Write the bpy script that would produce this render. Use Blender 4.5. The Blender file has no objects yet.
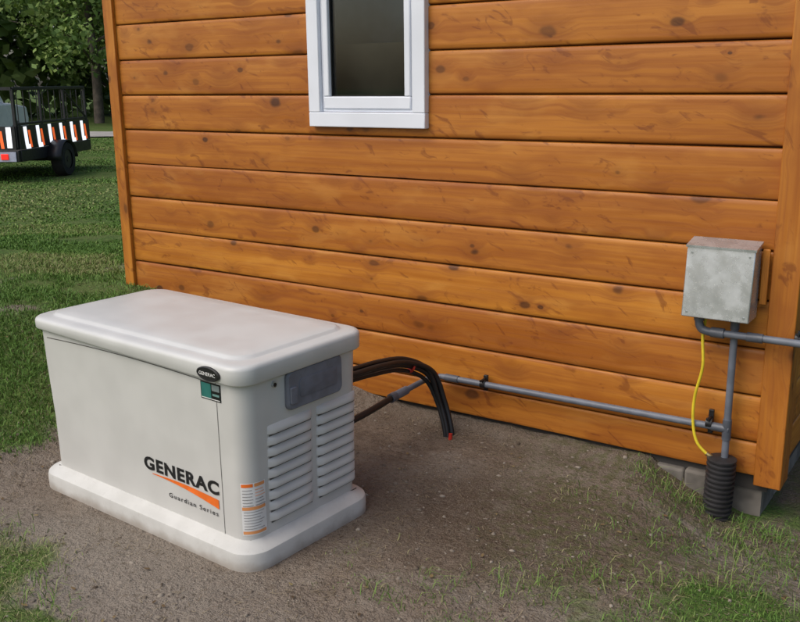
import bpy, bmesh, math, numpy as np
from mathutils import Vector, Matrix
rng=np.random.default_rng(7)
SC=bpy.context.scene
COL=SC.collection
YW=3.6522; XL=-4.40; XR=-0.747; XO=-0.64; XLO=-4.48

# ------------------------------------------------------------ helpers
def empty(name,loc=(0,0,0),rz=0.0):
    o=bpy.data.objects.new(name,None);COL.objects.link(o)
    o.location=loc;o.rotation_euler=(0,0,rz);o.empty_display_size=.2
    return o
def mk(name,verts,faces,mat=None,parent=None,smooth=False):
    me=bpy.data.meshes.new(name);me.from_pydata([tuple(v) for v in verts],[],[tuple(f) for f in faces]);me.update()
    bm=bmesh.new();bm.from_mesh(me);bmesh.ops.recalc_face_normals(bm,faces=bm.faces);bm.to_mesh(me);bm.free()
    if smooth:
        for p in me.polygons:p.use_smooth=True
    o=bpy.data.objects.new(name,me);COL.objects.link(o)
    if mat:me.materials.append(mat)
    if parent:o.parent=parent
    return o
def sharp(o,ang=35):
    me=o.data
    for p in me.polygons:p.use_smooth=True
    try: me.set_sharp_from_angle(angle=math.radians(ang))
    except Exception: pass
def bevel(o,w,seg=2):
    m=o.modifiers.new("b","BEVEL");m.width=w;m.segments=seg;m.limit_method='ANGLE';m.angle_limit=math.radians(40)
    sharp(o,45)
    return o
def box(name,a,b,mat,parent=None,bv=0.0):
    x0,y0,z0=a;x1,y1,z1=b
    v=[(x0,y0,z0),(x1,y0,z0),(x1,y1,z0),(x0,y1,z0),(x0,y0,z1),(x1,y0,z1),(x1,y1,z1),(x0,y1,z1)]
    f=[(0,3,2,1),(4,5,6,7),(0,1,5,4),(1,2,6,5),(2,3,7,6),(3,0,4,7)]
    o=mk(name,v,f,mat,parent)
    if bv:bevel(o,bv)
    return o
def smooth_path(pts,n=8):
    P=[Vector(p) for p in pts];out=[]
    for i in range(len(P)-1):
        p0=P[max(i-1,0)];p1=P[i];p2=P[i+1];p3=P[min(i+2,len(P)-1)]
        for k in range(n):
            t=k/n
            out.append(0.5*((2*p1)+(-p0+p2)*t+(2*p0-5*p1+4*p2-p3)*t*t+(-p0+3*p1-3*p2+p3)*t**3))
    out.append(P[-1]);return out
def tube(name,pts,rad,mat,parent=None,seg=14,caps=True):
    P=[Vector(p) for p in pts]
    R=rad if hasattr(rad,'__len__') else [rad]*len(P)
    verts=[];faces=[]
    T=(P[1]-P[0]).normalized()
    up=Vector((0,0,1)) if abs(T.z)<.9 else Vector((0,1,0))
    N=T.cross(up).normalized()
    for i,p in enumerate(P):
        if i==0:t=(P[1]-P[0])
        elif i==len(P)-1:t=P[-1]-P[-2]
        else:t=(P[i+1]-P[i-1])
        t.normalize()
        N=(N-t*N.dot(t)).normalized();B=t.cross(N)
        for k in range(seg):
            a=2*math.pi*k/seg
            verts.append(p+(N*math.cos(a)+B*math.sin(a))*R[i])
    for i in range(len(P)-1):
        for k in range(seg):
            a=i*seg+k;b=i*seg+(k+1)%seg
            faces.append((a,b,b+seg,a+seg))
    if caps:
        faces.append(tuple(range(seg))[::-1]);faces.append(tuple(range((len(P)-1)*seg,len(P)*seg)))
    o=mk(name,verts,faces,mat,parent);sharp(o,40);return o
def rr(x0,x1,y0,y1,r,n=8):
    out=[]
    for cx,cy,a0 in ((x1-r,y0+r,-90),(x1-r,y1-r,0),(x0+r,y1-r,90),(x0+r,y0+r,180)):
        for k in range(n+1):
            a=math.radians(a0+90*k/n);out.append((cx+r*math.cos(a),cy+r*math.sin(a)))
    return out
def loft(name,loops,mat,parent,captop=True,capbot=True,ang=30):
    n=len(loops[0]);v=[p for l in loops for p in l];f=[]
    for i in range(len(loops)-1):
        for k in range(n):
            f.append((i*n+k,i*n+(k+1)%n,(i+1)*n+(k+1)%n,(i+1)*n+k))
    if captop:f.append(tuple(range((len(loops)-1)*n,len(loops)*n)))
    if capbot:f.append(tuple(range(n))[::-1])
    o=mk(name,v,f,mat,parent);sharp(o,ang);return o
def bigmesh(name,V,faces_flat,nper,mat,parent=None,attr=None,vec=None):
    me=bpy.data.meshes.new(name)
    nf=len(faces_flat)//nper
    me.vertices.add(len(V));me.vertices.foreach_set("co",np.asarray(V,dtype=np.float32).ravel())
    me.loops.add(len(faces_flat));me.loops.foreach_set("vertex_index",np.asarray(faces_flat,dtype=np.int32))
    me.polygons.add(nf);me.polygons.foreach_set("loop_start",np.arange(0,nf*nper,nper,dtype=np.int32))
    me.update(calc_edges=True)
    if attr:
        for k,a in attr.items():
            A=me.attributes.new(k,'FLOAT','POINT');A.data.foreach_set("value",np.asarray(a,dtype=np.float32))
    me.validate()
    o=bpy.data.objects.new(name,me);COL.objects.link(o)
    if mat:me.materials.append(mat)
    if parent:o.parent=parent
    return o
def sstep(x):
    x=np.clip(x,0,1);return x*x*(3-2*x)
_perm=rng.random((256,256))
def vnoise(x,y):
    x=np.asarray(x,dtype=float);y=np.asarray(y,dtype=float)
    xi=np.floor(x).astype(int);yi=np.floor(y).astype(int);fx=x-xi;fy=y-yi
    fx=fx*fx*(3-2*fx);fy=fy*fy*(3-2*fy)
    g=lambda a,b:_perm[a%256,b%256]
    return (g(xi,yi)*(1-fx)+g(xi+1,yi)*fx)*(1-fy)+(g(xi,yi+1)*(1-fx)+g(xi+1,yi+1)*fx)*fy
def fbm(x,y,o=4):
    s=0;a=.5
    for i in range(o):
        s=s+a*vnoise(x*2**i+17*i,y*2**i+5*i);a*=.5
    return s/(1-.5**o)

# ------------------------------------------------------------ node helper
class NT:
    def __init__(s,name):
        s.m=bpy.data.materials.new(name);s.m.use_nodes=True
        s.t=s.m.node_tree;s.b=s.t.nodes["Principled BSDF"];s.out=s.t.nodes["Material Output"]
    def n(s,typ,**k):
        nd=s.t.nodes.new(typ)
        for a,v in k.items():setattr(nd,a,v)
        return nd
    def l(s,a,b):s.t.links.new(a,b)
    def val(s,inp,v):
        if hasattr(v,'is_output') or isinstance(v,bpy.types.NodeSocket):s.l(v,inp)
        else:inp.default_value=v
    def math(s,op,a,b=0.0,c=None,clamp=False):
        nd=s.n('ShaderNodeMath',operation=op,use_clamp=clamp);s.val(nd.inputs[0],a);s.val(nd.inputs[1],b)
        if c is not None:s.val(nd.inputs[2],c)
        return nd.outputs[0]
    def mix(s,f,a,b,blend='MIX'):
        nd=s.n('ShaderNodeMix',data_type='RGBA',blend_type=blend)
        s.val(nd.inputs[0],f)
        s.val(nd.inputs[6],a if not isinstance(a,tuple) else (*a,1) if len(a)==3 else a)
        s.val(nd.inputs[7],b if not isinstance(b,tuple) else (*b,1) if len(b)==3 else b)
        return nd.outputs[2]
    def rng(s,v,a,b,c=0.,d=1.,typ='SMOOTHSTEP'):
        nd=s.n('ShaderNodeMapRange',interpolation_type=typ);s.val(nd.inputs[0],v)
        for i,x in enumerate((a,b,c,d)):s.val(nd.inputs[i+1],x)
        return nd.outputs[0]
    def noise(s,vec,scale,detail=4,rough=.55,dist=0):
        nd=s.n('ShaderNodeTexNoise');s.l(vec,nd.inputs['Vector']);nd.inputs['Scale'].default_value=scale
        nd.inputs['Detail'].default_value=min(detail,4);nd.inputs['Roughness'].default_value=rough;nd.inputs['Distortion'].default_value=dist
        return nd.outputs[0]
    def obj(s):return s.n('ShaderNodeTexCoord').outputs['Object']
    def geo(s):return s.n('ShaderNodeNewGeometry').outputs['Position']
    def mapping(s,vec,sc=(1,1,1),loc=(0,0,0)):
        nd=s.n('ShaderNodeMapping');s.l(vec,nd.inputs[0]);nd.inputs['Scale'].default_value=sc;nd.inputs['Location'].default_value=loc
        return nd.outputs[0]
    def bump(s,h,strength=.3,dist=.01):
        nd=s.n('ShaderNodeBump');nd.inputs['Strength'].default_value=strength;nd.inputs['Distance'].default_value=dist
        s.l(h,nd.inputs['Height']);s.l(nd.outputs[0],s.b.inputs['Normal'])
    def col(s,c):s.val(s.b.inputs['Base Color'],(*c,1) if isinstance(c,tuple) and len(c)==3 else c)
    def rough(s,r):s.val(s.b.inputs['Roughness'],r)
    def metal(s,r):s.val(s.b.inputs['Metallic'],r)

def simple(name,c,rough=.5,metal=0,var=.12,scale=20,bump=0.0,dirt=None):
    t=NT(name);o=t.obj()
    n1=t.noise(o,scale,2)
    f=t.rng(n1,.3,.7)
    a=tuple(x*(1-var) for x in c);b=tuple(min(1,x*(1+var)) for x in c)
    cc=t.mix(f,a,b)
    t.col(cc);t.rough(t.rng(n1,.3,.7,rough*.85,min(1,rough*1.15)));t.metal(metal)
    if bump:t.bump(n1,bump,.002)
    return t.m

# ------------------------------------------------------------ materials
def wood_mat(name,light=1.0):
    t=NT(name)
    at=t.n('ShaderNodeAttribute',attribute_name='wc');v=at.outputs['Vector']
    sep=t.n('ShaderNodeSeparateXYZ');t.l(v,sep.inputs[0]);A,S,Z=sep.outputs
    wob=t.noise(t.mapping(v,(14,3,26)),1.0,1)
    def knots(sa,ss,sz,r0,r1):
        kv=t.n('ShaderNodeCombineXYZ');t.l(t.math('MULTIPLY',A,sa),kv.inputs[0]);t.l(t.math('MULTIPLY',S,ss),kv.inputs[1]);t.l(t.math('MULTIPLY',Z,sz),kv.inputs[2])
        vo=t.n('ShaderNodeTexVoronoi',feature='F1');t.l(kv.outputs[0],vo.inputs['Vector']);vo.inputs['Scale'].default_value=1.0
        d=t.math('ADD',vo.outputs['Distance'],t.math('MULTIPLY',t.math('SUBTRACT',wob,.5),.10))
        sepc=t.n('ShaderNodeSeparateColor');t.l(vo.outputs['Color'],sepc.inputs[0])
        rad=t.rng(sepc.outputs[0],0,1,r0,r1,'LINEAR')
        dn=t.math('DIVIDE',d,rad)
        return dn,t.rng(dn,.6,1.15,1,0),t.rng(dn,1.0,3.4,1,0),sepc.outputs[2]
    dn,knot,halo,kr=knots(2.9,13.7,4.6,.04,.145)
    dn2,knot2,halo2,kr2=knots(5.0,21.1,7.5,.04,.18)
    knot=t.math('MULTIPLY',knot,t.rng(kr,0,1,.45,1,'LINEAR'));knot2=t.math('MULTIPLY',knot2,t.rng(kr2,0,1,.35,1,'LINEAR'))
    knot=t.math('MAXIMUM',knot,knot2);halo=t.math('MAXIMUM',halo,t.math('MULTIPLY',halo2,.7))
    zz=t.math('ADD',Z,t.math('MULTIPLY',halo,.035))
    gv=t.n('ShaderNodeCombineXYZ');t.l(t.math('MULTIPLY',A,1.6),gv.inputs[0]);t.l(t.math('MULTIPLY',S,9.1),gv.inputs[1]);t.l(t.math('MULTIPLY',zz,60),gv.inputs[2])
    g=t.noise(gv.outputs[0],1.0,3,.62,0)
    gv2=t.n('ShaderNodeCombineXYZ');t.l(t.math('MULTIPLY',A,.9),gv2.inputs[0]);t.l(t.math('MULTIPLY',S,4.1),gv2.inputs[1]);t.l(t.math('MULTIPLY',zz,16),gv2.inputs[2])
    g2=t.noise(gv2.outputs[0],1.0,2,.5,.8)
    fv=t.n('ShaderNodeCombineXYZ');t.l(t.math('MULTIPLY',A,6.5),fv.inputs[0]);t.l(t.math('MULTIPLY',S,3.3),fv.inputs[1]);t.l(t.math('MULTIPLY',t.math('ADD',Z,t.math('MULTIPLY',A,.35)),14),fv.inputs[2])
    fl=t.noise(fv.outputs[0],1.0,3,.6,1.6)
    blo=t.noise(t.mapping(v,(2.6,2,7)),1.0,3,.6)
    base=t.mix(t.rng(g2,.3,.7),(.380,.122,.012),(.51,.192,.024))
    base=t.mix(t.rng(g,.40,.68,0,.45),base,(.29,.080,.009))
    base=t.mix(t.rng(blo,.50,.66,0,.40),base,(.29,.079,.009))
    base=t.mix(t.rng(blo,.46,.30,0,.35),base,(.60,.27,.050))
    base=t.mix(t.rng(fl,.58,.70,0,.62),base,(.185,.046,.007))
    fr=t.math('FRACT',t.math('MULTIPLY',S,7.77))
    hs=t.n('ShaderNodeHueSaturation');t.l(base,hs.inputs['Color']);t.l(t.rng(fr,0,1,.90*light,1.10*light,'LINEAR'),hs.inputs['Value'])
    t.l(t.rng(fr,0,1,.497,.503,'LINEAR'),hs.inputs['Hue'])
    base=hs.outputs[0]
    base=t.mix(t.math('MULTIPLY',halo,.38),base,(.20,.052,.008))
    kc=t.mix(t.rng(dn,.0,.8),(.10,.030,.008),(.048,.015,.005))
    base=t.mix(t.math('MULTIPLY',knot,.88),base,kc)
    jz=t.n('ShaderNodeAttribute',attribute_name='edge').outputs['Fac']
    base=t.mix(t.math('MULTIPLY',jz,.75),base,(.075,.026,.007))
    t.col(base);t.rough(t.rng(g,.3,.7,.42,.58));t.b.inputs['Specular IOR Level'].default_value=.4
    bn=t.noise(t.mapping(v,(1.6,9,60)),1.0,1)
    t.bump(bn,.2,.003)
    return t.m
M_WOOD=wood_mat('stained_pine')

M_GEN=simple('generator_paint',(.575,.570,.540),.40,0,.035,6)
M_GENL=simple('generator_lid_paint',(.60,.60,.575),.36,0,.03,6)
def base_mat():
    t=NT('generator_base');o=t.obj()
    sep=t.n('ShaderNodeSeparateXYZ');t.l(o,sep.inputs[0])
    n=t.noise(o,9,4,.6);n2=t.noise(o,70,4,.7)
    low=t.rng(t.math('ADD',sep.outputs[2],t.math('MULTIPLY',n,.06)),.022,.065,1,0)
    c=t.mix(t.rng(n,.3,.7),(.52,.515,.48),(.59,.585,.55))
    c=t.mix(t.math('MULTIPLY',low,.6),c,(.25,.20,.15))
    c=t.mix(t.rng(n2,.60,.75,0,.4),c,(.30,.25,.19))
    t.col(c);t.rough(.55);return t.m
M_GENB=base_mat()
M_SEAM=simple('seam_dark',(.10,.095,.085),.7)
M_SLOT=simple('slot_dark',(.12,.115,.105),.8)
M_BLK=simple('black_plastic',(.012,.012,.013),.45)
M_TXT=simple('black_decal',(.012,.012,.014),.4)
M_ORG=simple('orange_decal',(.85,.17,.02),.4)
M_ORG2=simple('pale_orange_decal',(.78,.33,.12),.4,var=.05)
M_WHT=simple('white_decal',(.76,.76,.74),.4,var=.03)
M_GRN=simple('teal_decal',(.03,.16,.14),.35)
M_GRAYP=simple('gray_latch_plate',(.165,.175,.205),.6)
M_VINYL=simple('white_vinyl',(.74,.77,.83),.35,0,.05,3)
M_CONDUIT=simple('gray_pvc',(.135,.15,.178),.45,0,.15,14)
M_CONDUITD=simple('gray_pvc_fitting',(.09,.10,.12),.42,0,.15,14)
M_YEL=simple('yellow_gas_tube',(.72,.56,.03),.4)
M_BRASS=simple('brass',(.6,.45,.2),.35,.9)
M_RED=simple('red_plastic',(.5,.03,.015),.45)
M_CONC=simple('concrete',(.15,.135,.115),.95,0,.4,9,.6)
M_CORR=simple('corrugated_black',(.022,.021,.022),.55)
def galv():
    t=NT('galvanized_steel');o=t.obj()
    n=t.noise(o,13,4,.6,0);n3=t.noise(o,190,2,.6)
    c=t.mix(t.rng(n,.35,.70),(.46,.485,.50),(.60,.625,.64))
    c=t.mix(t.rng(n3,.62,.72,0,.7),c,(.85,.87,.88))
    t.col(c);t.metal(.62);t.rough(t.rng(n,.3,.7,.22,.34));t.b.inputs['Specular IOR Level'].default_value=.8
    nb=t.noise(t.mapping(o,(4,4,2)),5,1);t.bump(nb,.15,.008);return t.m
M_GALV=galv()
def glass():
    t=NT('window_glass')
    tr=t.n('ShaderNodeBsdfTransparent');tr.inputs[0].default_value=(.7,.76,.78,1)
    gl=t.n('ShaderNodeBsdfGlossy');gl.inputs['Roughness'].default_value=.03
    fr=t.n('ShaderNodeFresnel');fr.inputs[0].default_value=1.45
    mx=t.n('ShaderNodeMixShader');t.l(t.math('ADD',fr.outputs[0],.005),mx.inputs[0]);t.l(tr.outputs[0],mx.inputs[1]);t.l(gl.outputs[0],mx.inputs[2])
    t.l(mx.outputs[0],t.out.inputs['Surface']);return t.m
M_GLASS=glass()

# ------------------------------------------------------------ terrain
def hgt(x,y):
    x=np.asarray(x,dtype=float);y=np.asarray(y,dtype=float)
    s=sstep((-x-2.95+.5*(y-2.6))/1.6)
    d=np.sqrt((x)**2+(y)**2)
    h=.43*s*(1-.72*sstep((d-6.0)/6.0))
    h=h-.15*sstep((x+1.22)/.50)*sstep((y-2.6)/.9)*(1-sstep((x-1.5)/2))
    h=h+(fbm(x*1.3,y*1.3)-.5)*.035+(fbm(x*7,y*7,3)-.5)*.016+(fbm(x*28+9,y*28,2)-.5)*.007
    h=h+.030*sstep((-1.10-x)/.12)*sstep((y-3.54)/.1)*sstep((x+3.1)/.4)
    g=sstep((x+3.5)/.25)*sstep((-1.75-x)/.2)*sstep((y-1.85)/.15)*sstep((2.95-y)/.2)
    h=h*(1-g)-.006*g
    return h
def grassmask(x,y):
    n=(fbm(x*2.2+3,y*2.2+9)-.5);n2=fbm(x*1.9+31,y*1.9+7,4)
    left=sstep((-x-3.30+n*1.5+.15*(y-2.2))/.6)*(1-.7*sstep((x+5.6)/1.0)*sstep((n2-.42)/.14))
    bl=sstep((1.96-(y+.42*(x+3.2))+n*.5)/.2)*sstep((-x-1.9)/.4)
    front=sstep((1.6-y+n*.5)/.4)
    right=sstep((x+1.45+n*1.4)/.8)*(.35+.55*sstep((n2-.40)/.2))
    back=sstep((2.50-y+n*.9)/.5)*sstep((x+1.80+n*.8)/.35)*(.25+.45*sstep((n2-.42)/.18))
    g=np.maximum.reduce([left,bl,front,right,back])
    near=sstep((y-3.15)/.3)*sstep((x+3.3)/.3)*(1-sstep((y-3.6)/.1))*(1-.5*sstep((x+.85)/.2))
    g=g*(1-.75*near)
    far=sstep((np.abs(x+2)-6)/3)
    return np.maximum(g,np.maximum(far,sstep((y-5)/2)))
def axis(lo,hi,flo,fhi,fine,growth=1.14):
    a=list(np.arange(flo,fhi+1e-6,fine));s=fine;x=a[-1]
    while x<hi:
        s*=growth;x+=s;a.append(x)
    s=fine;x=a[0];b=[]
    while x>lo:
        s*=growth;x-=s;b.append(x)
    return np.array(b[::-1]+a)
xs=axis(-260,200,-5.2,.4,.02);ys=axis(-120,260,1.2,4.0,.02)
X,Y=np.meshgrid(xs,ys);Z=hgt(X,Y)
V=np.stack([X,Y,Z],-1).reshape(-1,3);nx=len(xs);ny=len(ys)
ii,jj=np.meshgrid(np.arange(nx-1),np.arange(ny-1));q=(jj*nx+ii).ravel()
Fq=np.stack([q,q+1,q+1+nx,q+nx],-1).ravel()
def ground_mat():
    t=NT('soil_and_turf');o=t.geo()
    gm=t.n('ShaderNodeAttribute',attribute_name='gm').outputs['Fac']
    n1=t.noise(o,1.7,3,.6);n2=t.noise(o,9,4,.65);n3=t.noise(o,60,3,.7);n4=t.noise(o,230,2,.6);n5=t.noise(o,24,3,.7)
    dirt=t.mix(t.rng(n2,.3,.7),(.115,.084,.060),(.205,.160,.120))
    sand=t.mix(t.rng(n3,.3,.7),(.175,.148,.120),(.30,.262,.215))
    dirt=t.mix(t.rng(n1,.42,.58,0,.7),dirt,sand)
    sw=t.n('ShaderNodeAttribute',attribute_name='sandy').outputs['Fac']
    dirt=t.mix(t.math('MULTIPLY',sw,.75),dirt,sand)
    wet=t.n('ShaderNodeAttribute',attribute_name='wet').outputs['Fac']
    dirt=t.mix(t.math('MULTIPLY',wet,t.rng(n2,.35,.6,.5,.92)),dirt,(.070,.046,.029))
    dirt=t.mix(t.rng(n5,.54,.68,0,.55),dirt,(.080,.057,.037))
    dirt=t.mix(t.rng(n4,.42,.7,0,.5),dirt,(.29,.25,.20))
    dirt=t.mix(t.rng(n3,.52,.68,0,.6),dirt,(.05,.036,.024))
    moss=t.n('ShaderNodeAttribute',attribute_name='moss').outputs['Fac']
    dirt=t.mix(t.math('MULTIPLY',moss,t.rng(n5,.42,.6,0,.6)),dirt,(.085,.092,.034))
    gr=t.mix(t.rng(n3,.3,.7),(.045,.085,.018),(.105,.175,.040))
    gr=t.mix(t.rng(n1,.40,.62,0,.45),gr,(.140,.165,.055))
    gr=t.mix(t.rng(n5,.5,.66,0,.6),gr,(.070,.066,.028))
    f=t.rng(t.math('ADD',gm,t.math('MULTIPLY',t.math('SUBTRACT',n2,.5),.9)),.42,.95)
    t.col(t.mix(f,dirt,gr));t.rough(.95);t.b.inputs['Specular IOR Level'].default_value=.15
    bb=t.noise(o,38,3,.75)
    t.bump(bb,.9,.024)
    return t.m
GM=grassmask(X,Y).ravel()
sandy=(sstep((2.25-Y)/.5)*sstep((-1.3-X)/.6)+sstep(1-np.hypot((X+1.85)/.45,(Y-2.6)/.35))*.7+.5*sstep((-X-3.2)/.4)).clip(0,1).ravel()
wet=(sstep(1.35-np.hypot((X+1.45)/.65,(Y-2.85)/.5))+.7*sstep((Y-3.35)/.15)*sstep((X+2.7)/.2)).clip(0,1).ravel()
moss=(sstep((X+2.0)/.7)*sstep((Y-2.2)/.5)*sstep((X+1.9+.6*(Y-3.0))/.6)).clip(0,1).ravel()
g=bigmesh('ground',V,Fq,4,ground_mat(),None,{'gm':GM,'sandy':sandy,'wet':wet,'moss':moss})
for p in g.data.polygons:p.use_smooth=True

def road():
    t=NT('gravel_drive');o=t.geo();n=t.noise(o,3,4);n2=t.noise(o,40,3)
    t.col(t.mix(t.rng(t.math('ADD',t.math('MULTIPLY',n,.5),t.math('MULTIPLY',n2,.5)),.3,.7),(.26,.245,.225),(.42,.40,.37)));t.rough(.95);return t.m
A0=np.array([-42.,6.]);A1=np.array([-4.,33.]);D=(A1-A0)/np.linalg.norm(A1-A0);Nn=np.array([-D[1],D[0]])
pts=[];fs=[]
for i in range(60):
    c=A0+(A1-A0)*i/59+Nn*math.sin(i*.12)*.8
    for s in np.linspace(-1.5,1.5,7):
        q_=c+Nn*s;pts.append((q_[0],q_[1],float(hgt(q_[0],q_[1]))+.03))
for i in range(59):
    for k in range(6):
        a=i*7+k;fs.append((a,a+1,a+8,a+7))
mk('gravel_road',pts,fs,road())

# ------------------------------------------------------------ house
house=empty('wooden_house',(0,0,0))
def boards(name,segs,parent,mat):
    V=[];F=[];WC=[];ED=[]
    prof=[(.004,0,1),(.013,.0015,1),(.0192,.0045,.45),(.0214,.009,.05),(.0220,.025,0),(.0225,.10,0),(.0220,.172,0),(.0210,.185,0),(.0175,.1905,.1),(.009,.1930,1),(.004,.1947,1)]
    for ax,a0,a1,z0,z1,base,sg,seed in segs:
        hgt_=z1-z0
        nA=max(2,int(abs(a1-a0)/.5)+1)
        i0=len(V);pr=[(o,z*hgt_/.195,e) for o,z,e in prof]
        jr=np.random.default_rng(int(seed*1000));off=0
        for k in range(nA):
            a=a0+(a1-a0)*k/(nA-1);jz=jr.normal(0,.0013);off=off*.6+jr.normal(0,.0009)
            for jx,(o,z,e) in enumerate(pr):
                zz=z0+z+(jz if jx<4 else 0);oo=o+(off if 2<jx<9 else 0)
                V.append((a,base+sg*oo,zz) if ax=='x' else (base+sg*oo,a,zz))
                WC.append((a+seed*3.1,seed,z0+z));ED.append(e)
        m=len(pr)
        for k in range(nA-1):
            for j in range(m-1):
                q=i0+k*m+j;F.append((q,q+m,q+m+1,q+1))
        F.append(tuple(i0+j for j in range(m)));F.append(tuple(i0+(nA-1)*m+j for j in range(m))[::-1])
    o=mk(name,V,F,mat,parent);me=o.data
    A=me.attributes.new('wc','FLOAT_VECTOR','POINT');A.data.foreach_set('vector',np.array(WC,dtype=np.float32).ravel())
    E=me.attributes.new('edge','FLOAT','POINT');E.data.foreach_set('value',np.array(ED,dtype=np.float32))
    sharp(o,50)
    return o
lines=[0.0475]+[1.7525-.195*k for k in range(8,-5,-1)]
segs=[];sr=np.random.default_rng(3)
WX0,WX1=-2.89,-2.38
for i in range(len(lines)-1):
    z0,z1=lines[i],lines[i+1]
    sd=float(sr.random()*5+i*.7)
    if z0>1.5 and z0<2.45:
        segs.append(('x',XL,WX0,z0,z1,0,-1,sd));segs.append(('x',WX1,XR,z0,z1,0,-1,sd+.013))
    else:
        segs.append(('x',XL,XR,z0,z1,0,-1,sd))
segs=[(a,b,c,d,e,YW+.0225,s,sd) for a,b,c,d,e,_,s,sd in segs]
boards('front_siding',segs,house,M_WOOD)
segs=[]
for i in range(len(lines)-1):
    segs.append(('y',YW+.12,8.6,lines[i],lines[i+1],XO-.03-.0225,1,float(sr.random()*5+i)))
    segs.append(('y',YW+.12,8.6,lines[i],lines[i+1],XLO+.03+.0225,-1,float(sr.random()*5+i)))
boards('side_siding',segs,house,M_WOOD)
def vboard(name,a,b,seed):
    o=box(name,a,b,M_WOOD,house)
    me=o.data;W=[]
    for v in me.vertices:
        W.append((v.co.z+seed*3,seed,(v.co.x+v.co.y)))
    A=me.attributes.new('wc','FLOAT_VECTOR','POINT');A.data.foreach_set('vector',np.array(W,dtype=np.float32).ravel())
    me.attributes.new('edge','FLOAT','POINT')
    bevel(o,.004,2)
vboard('corner_board_right',(XR+.002,YW-.022,.02),(XO,YW+.02,2.7),4.4)
vboard('corner_board_right_side',(XO-.022,YW+.022,.02),(XO-.001,YW+.118,2.7),6.1)
vboard('corner_board_left',(XLO,YW-.022,.02),(XL-.002,YW+.02,2.7),2.3)
vboard('corner_board_left_side',(XLO+.001,YW+.022,.02),(XLO+.022,YW+.118,2.7),8.3)
M_DARK=simple('interior_dark',(.05,.045,.04),.9)
box('sheathing_left',(XLO+.06,YW+.03,-.02),(WX0,YW+.09,2.7),M_DARK,house)
box('sheathing_right',(WX1,YW+.03,-.02),(XO-.06,YW+.09,2.7),M_DARK,house)
box('sheathing_low',(WX0,YW+.031,-.02),(WX1,YW+.089,1.553),M_DARK,house)
box('sheathing_high',(WX0,YW+.031,2.45),(WX1,YW+.089,2.7),M_DARK,house)
box('sheathing_side_right',(XO-.12,YW+.092,-.02),(XO-.055,8.6,2.7),M_DARK,house)
box('sheathing_side_left',(XLO+.055,YW+.092,-.02),(XLO+.12,8.6,2.7),M_DARK,house)
box('back_wall',(XLO+.02,8.602,-.02),(XO-.02,8.7,2.7),M_DARK,house)
box('floor',(XLO+.13,YW+.1,.1),(XO-.13,8.59,.2),M_DARK,house)
box('curtain',(-3.1,YW+.16,1.3),(-2.2,YW+.17,1.80),simple('curtain_tan',(.15,.105,.07),.9,0,.3,5),house)
box('interior_shelf',(-3.2,YW+.45,1.2),(-2.6,YW+.6,2.3),simple('shelf_blue',(.12,.14,.17),.7,0,.4,5),house)
for i,(a,b) in enumerate(((-1.16,-1.03),(-1.025,-.90))):
    box('foundation_block_%d'%i,(a,YW-.005-i*.008,-.3),(b,YW+.25,.012+.008*i),M_CONC,house,.012)
box('foundation_wall',(-4.4,YW+.04,-.5),(-.72,YW+.28,.04),M_CONC,house)
box('foundation_side',(-.92,YW+.29,-.5),(-.72,8.6,.04),M_CONC,house)
M_ROOF=simple('roof_shingle',(.05,.045,.042),.9,0,.3,30)
ex=.28;xm=(XLO+XO)/2;zr=4.15
rv=[(XLO-ex,YW-.3,2.62),(xm,YW-.3,zr),(XO+ex,YW-.3,2.62),(XLO-ex,9.0,2.62),(xm,9.0,zr),(XO+ex,9.0,2.62)]
rv2=[(x,y,z+.12) for x,y,z in rv]
mk('roof',rv+rv2,[(0,1,4,3),(1,2,5,4),(6,9,10,7),(7,10,11,8),(0,6,7,1),(1,7,8,2),(3,4,10,9),(4,5,11,10),(0,3,9,6),(2,8,11,5)],M_ROOF,house)
mk('gable',[(XLO,YW+.01,2.7),(XO,YW+.01,2.7),(xm,YW+.01,4.1)],[(0,1,2)],M_DARK,house)
win=empty('window',(0,0,0));win.parent=house
x0,x1=-2.975,-2.295;zb=1.405;zt=2.50;yf=YW-.035
def frame(nm,x0,x1,z0,z1,w,wb,y0,y1,mat,bv=.004):
    box(nm+'_left',(x0,y0,z0+wb+.0005),(x0+w,y1,z1-w-.0005),mat,win,bv);box(nm+'_right',(x1-w,y0,z0+wb+.0005),(x1,y1,z1-w-.0005),mat,win,bv)
    box(nm+'_bottom',(x0,y0,z0),(x1,y1,z0+wb),mat,win,bv);box(nm+'_top',(x0,y0,z1-w),(x1,y1,z1),mat,win,bv)
frame('casing',x0,x1,zb,zt,.070,.070,yf,YW+.02,M_VINYL)
frame('stop',x0+.072,x1-.072,zb+.072,zt-.072,.014,.014,YW-.012,YW+.04,M_VINYL,.002)
frame('sash',x0+.0865,x1-.0865,zb+.0865,zt-.09,.034,.058,YW-.022,YW+.035,M_VINYL,.005)
frame('gasket',x0+.121,x1-.121,zb+.145,zt-.1245,.005,.005,YW-.003,YW+.03,M_BLK,0)
box('glass',(x0+.115,YW+.004,zb+.140),(x1-.115,YW+.010,zt-.12),M_GLASS,win)

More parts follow.
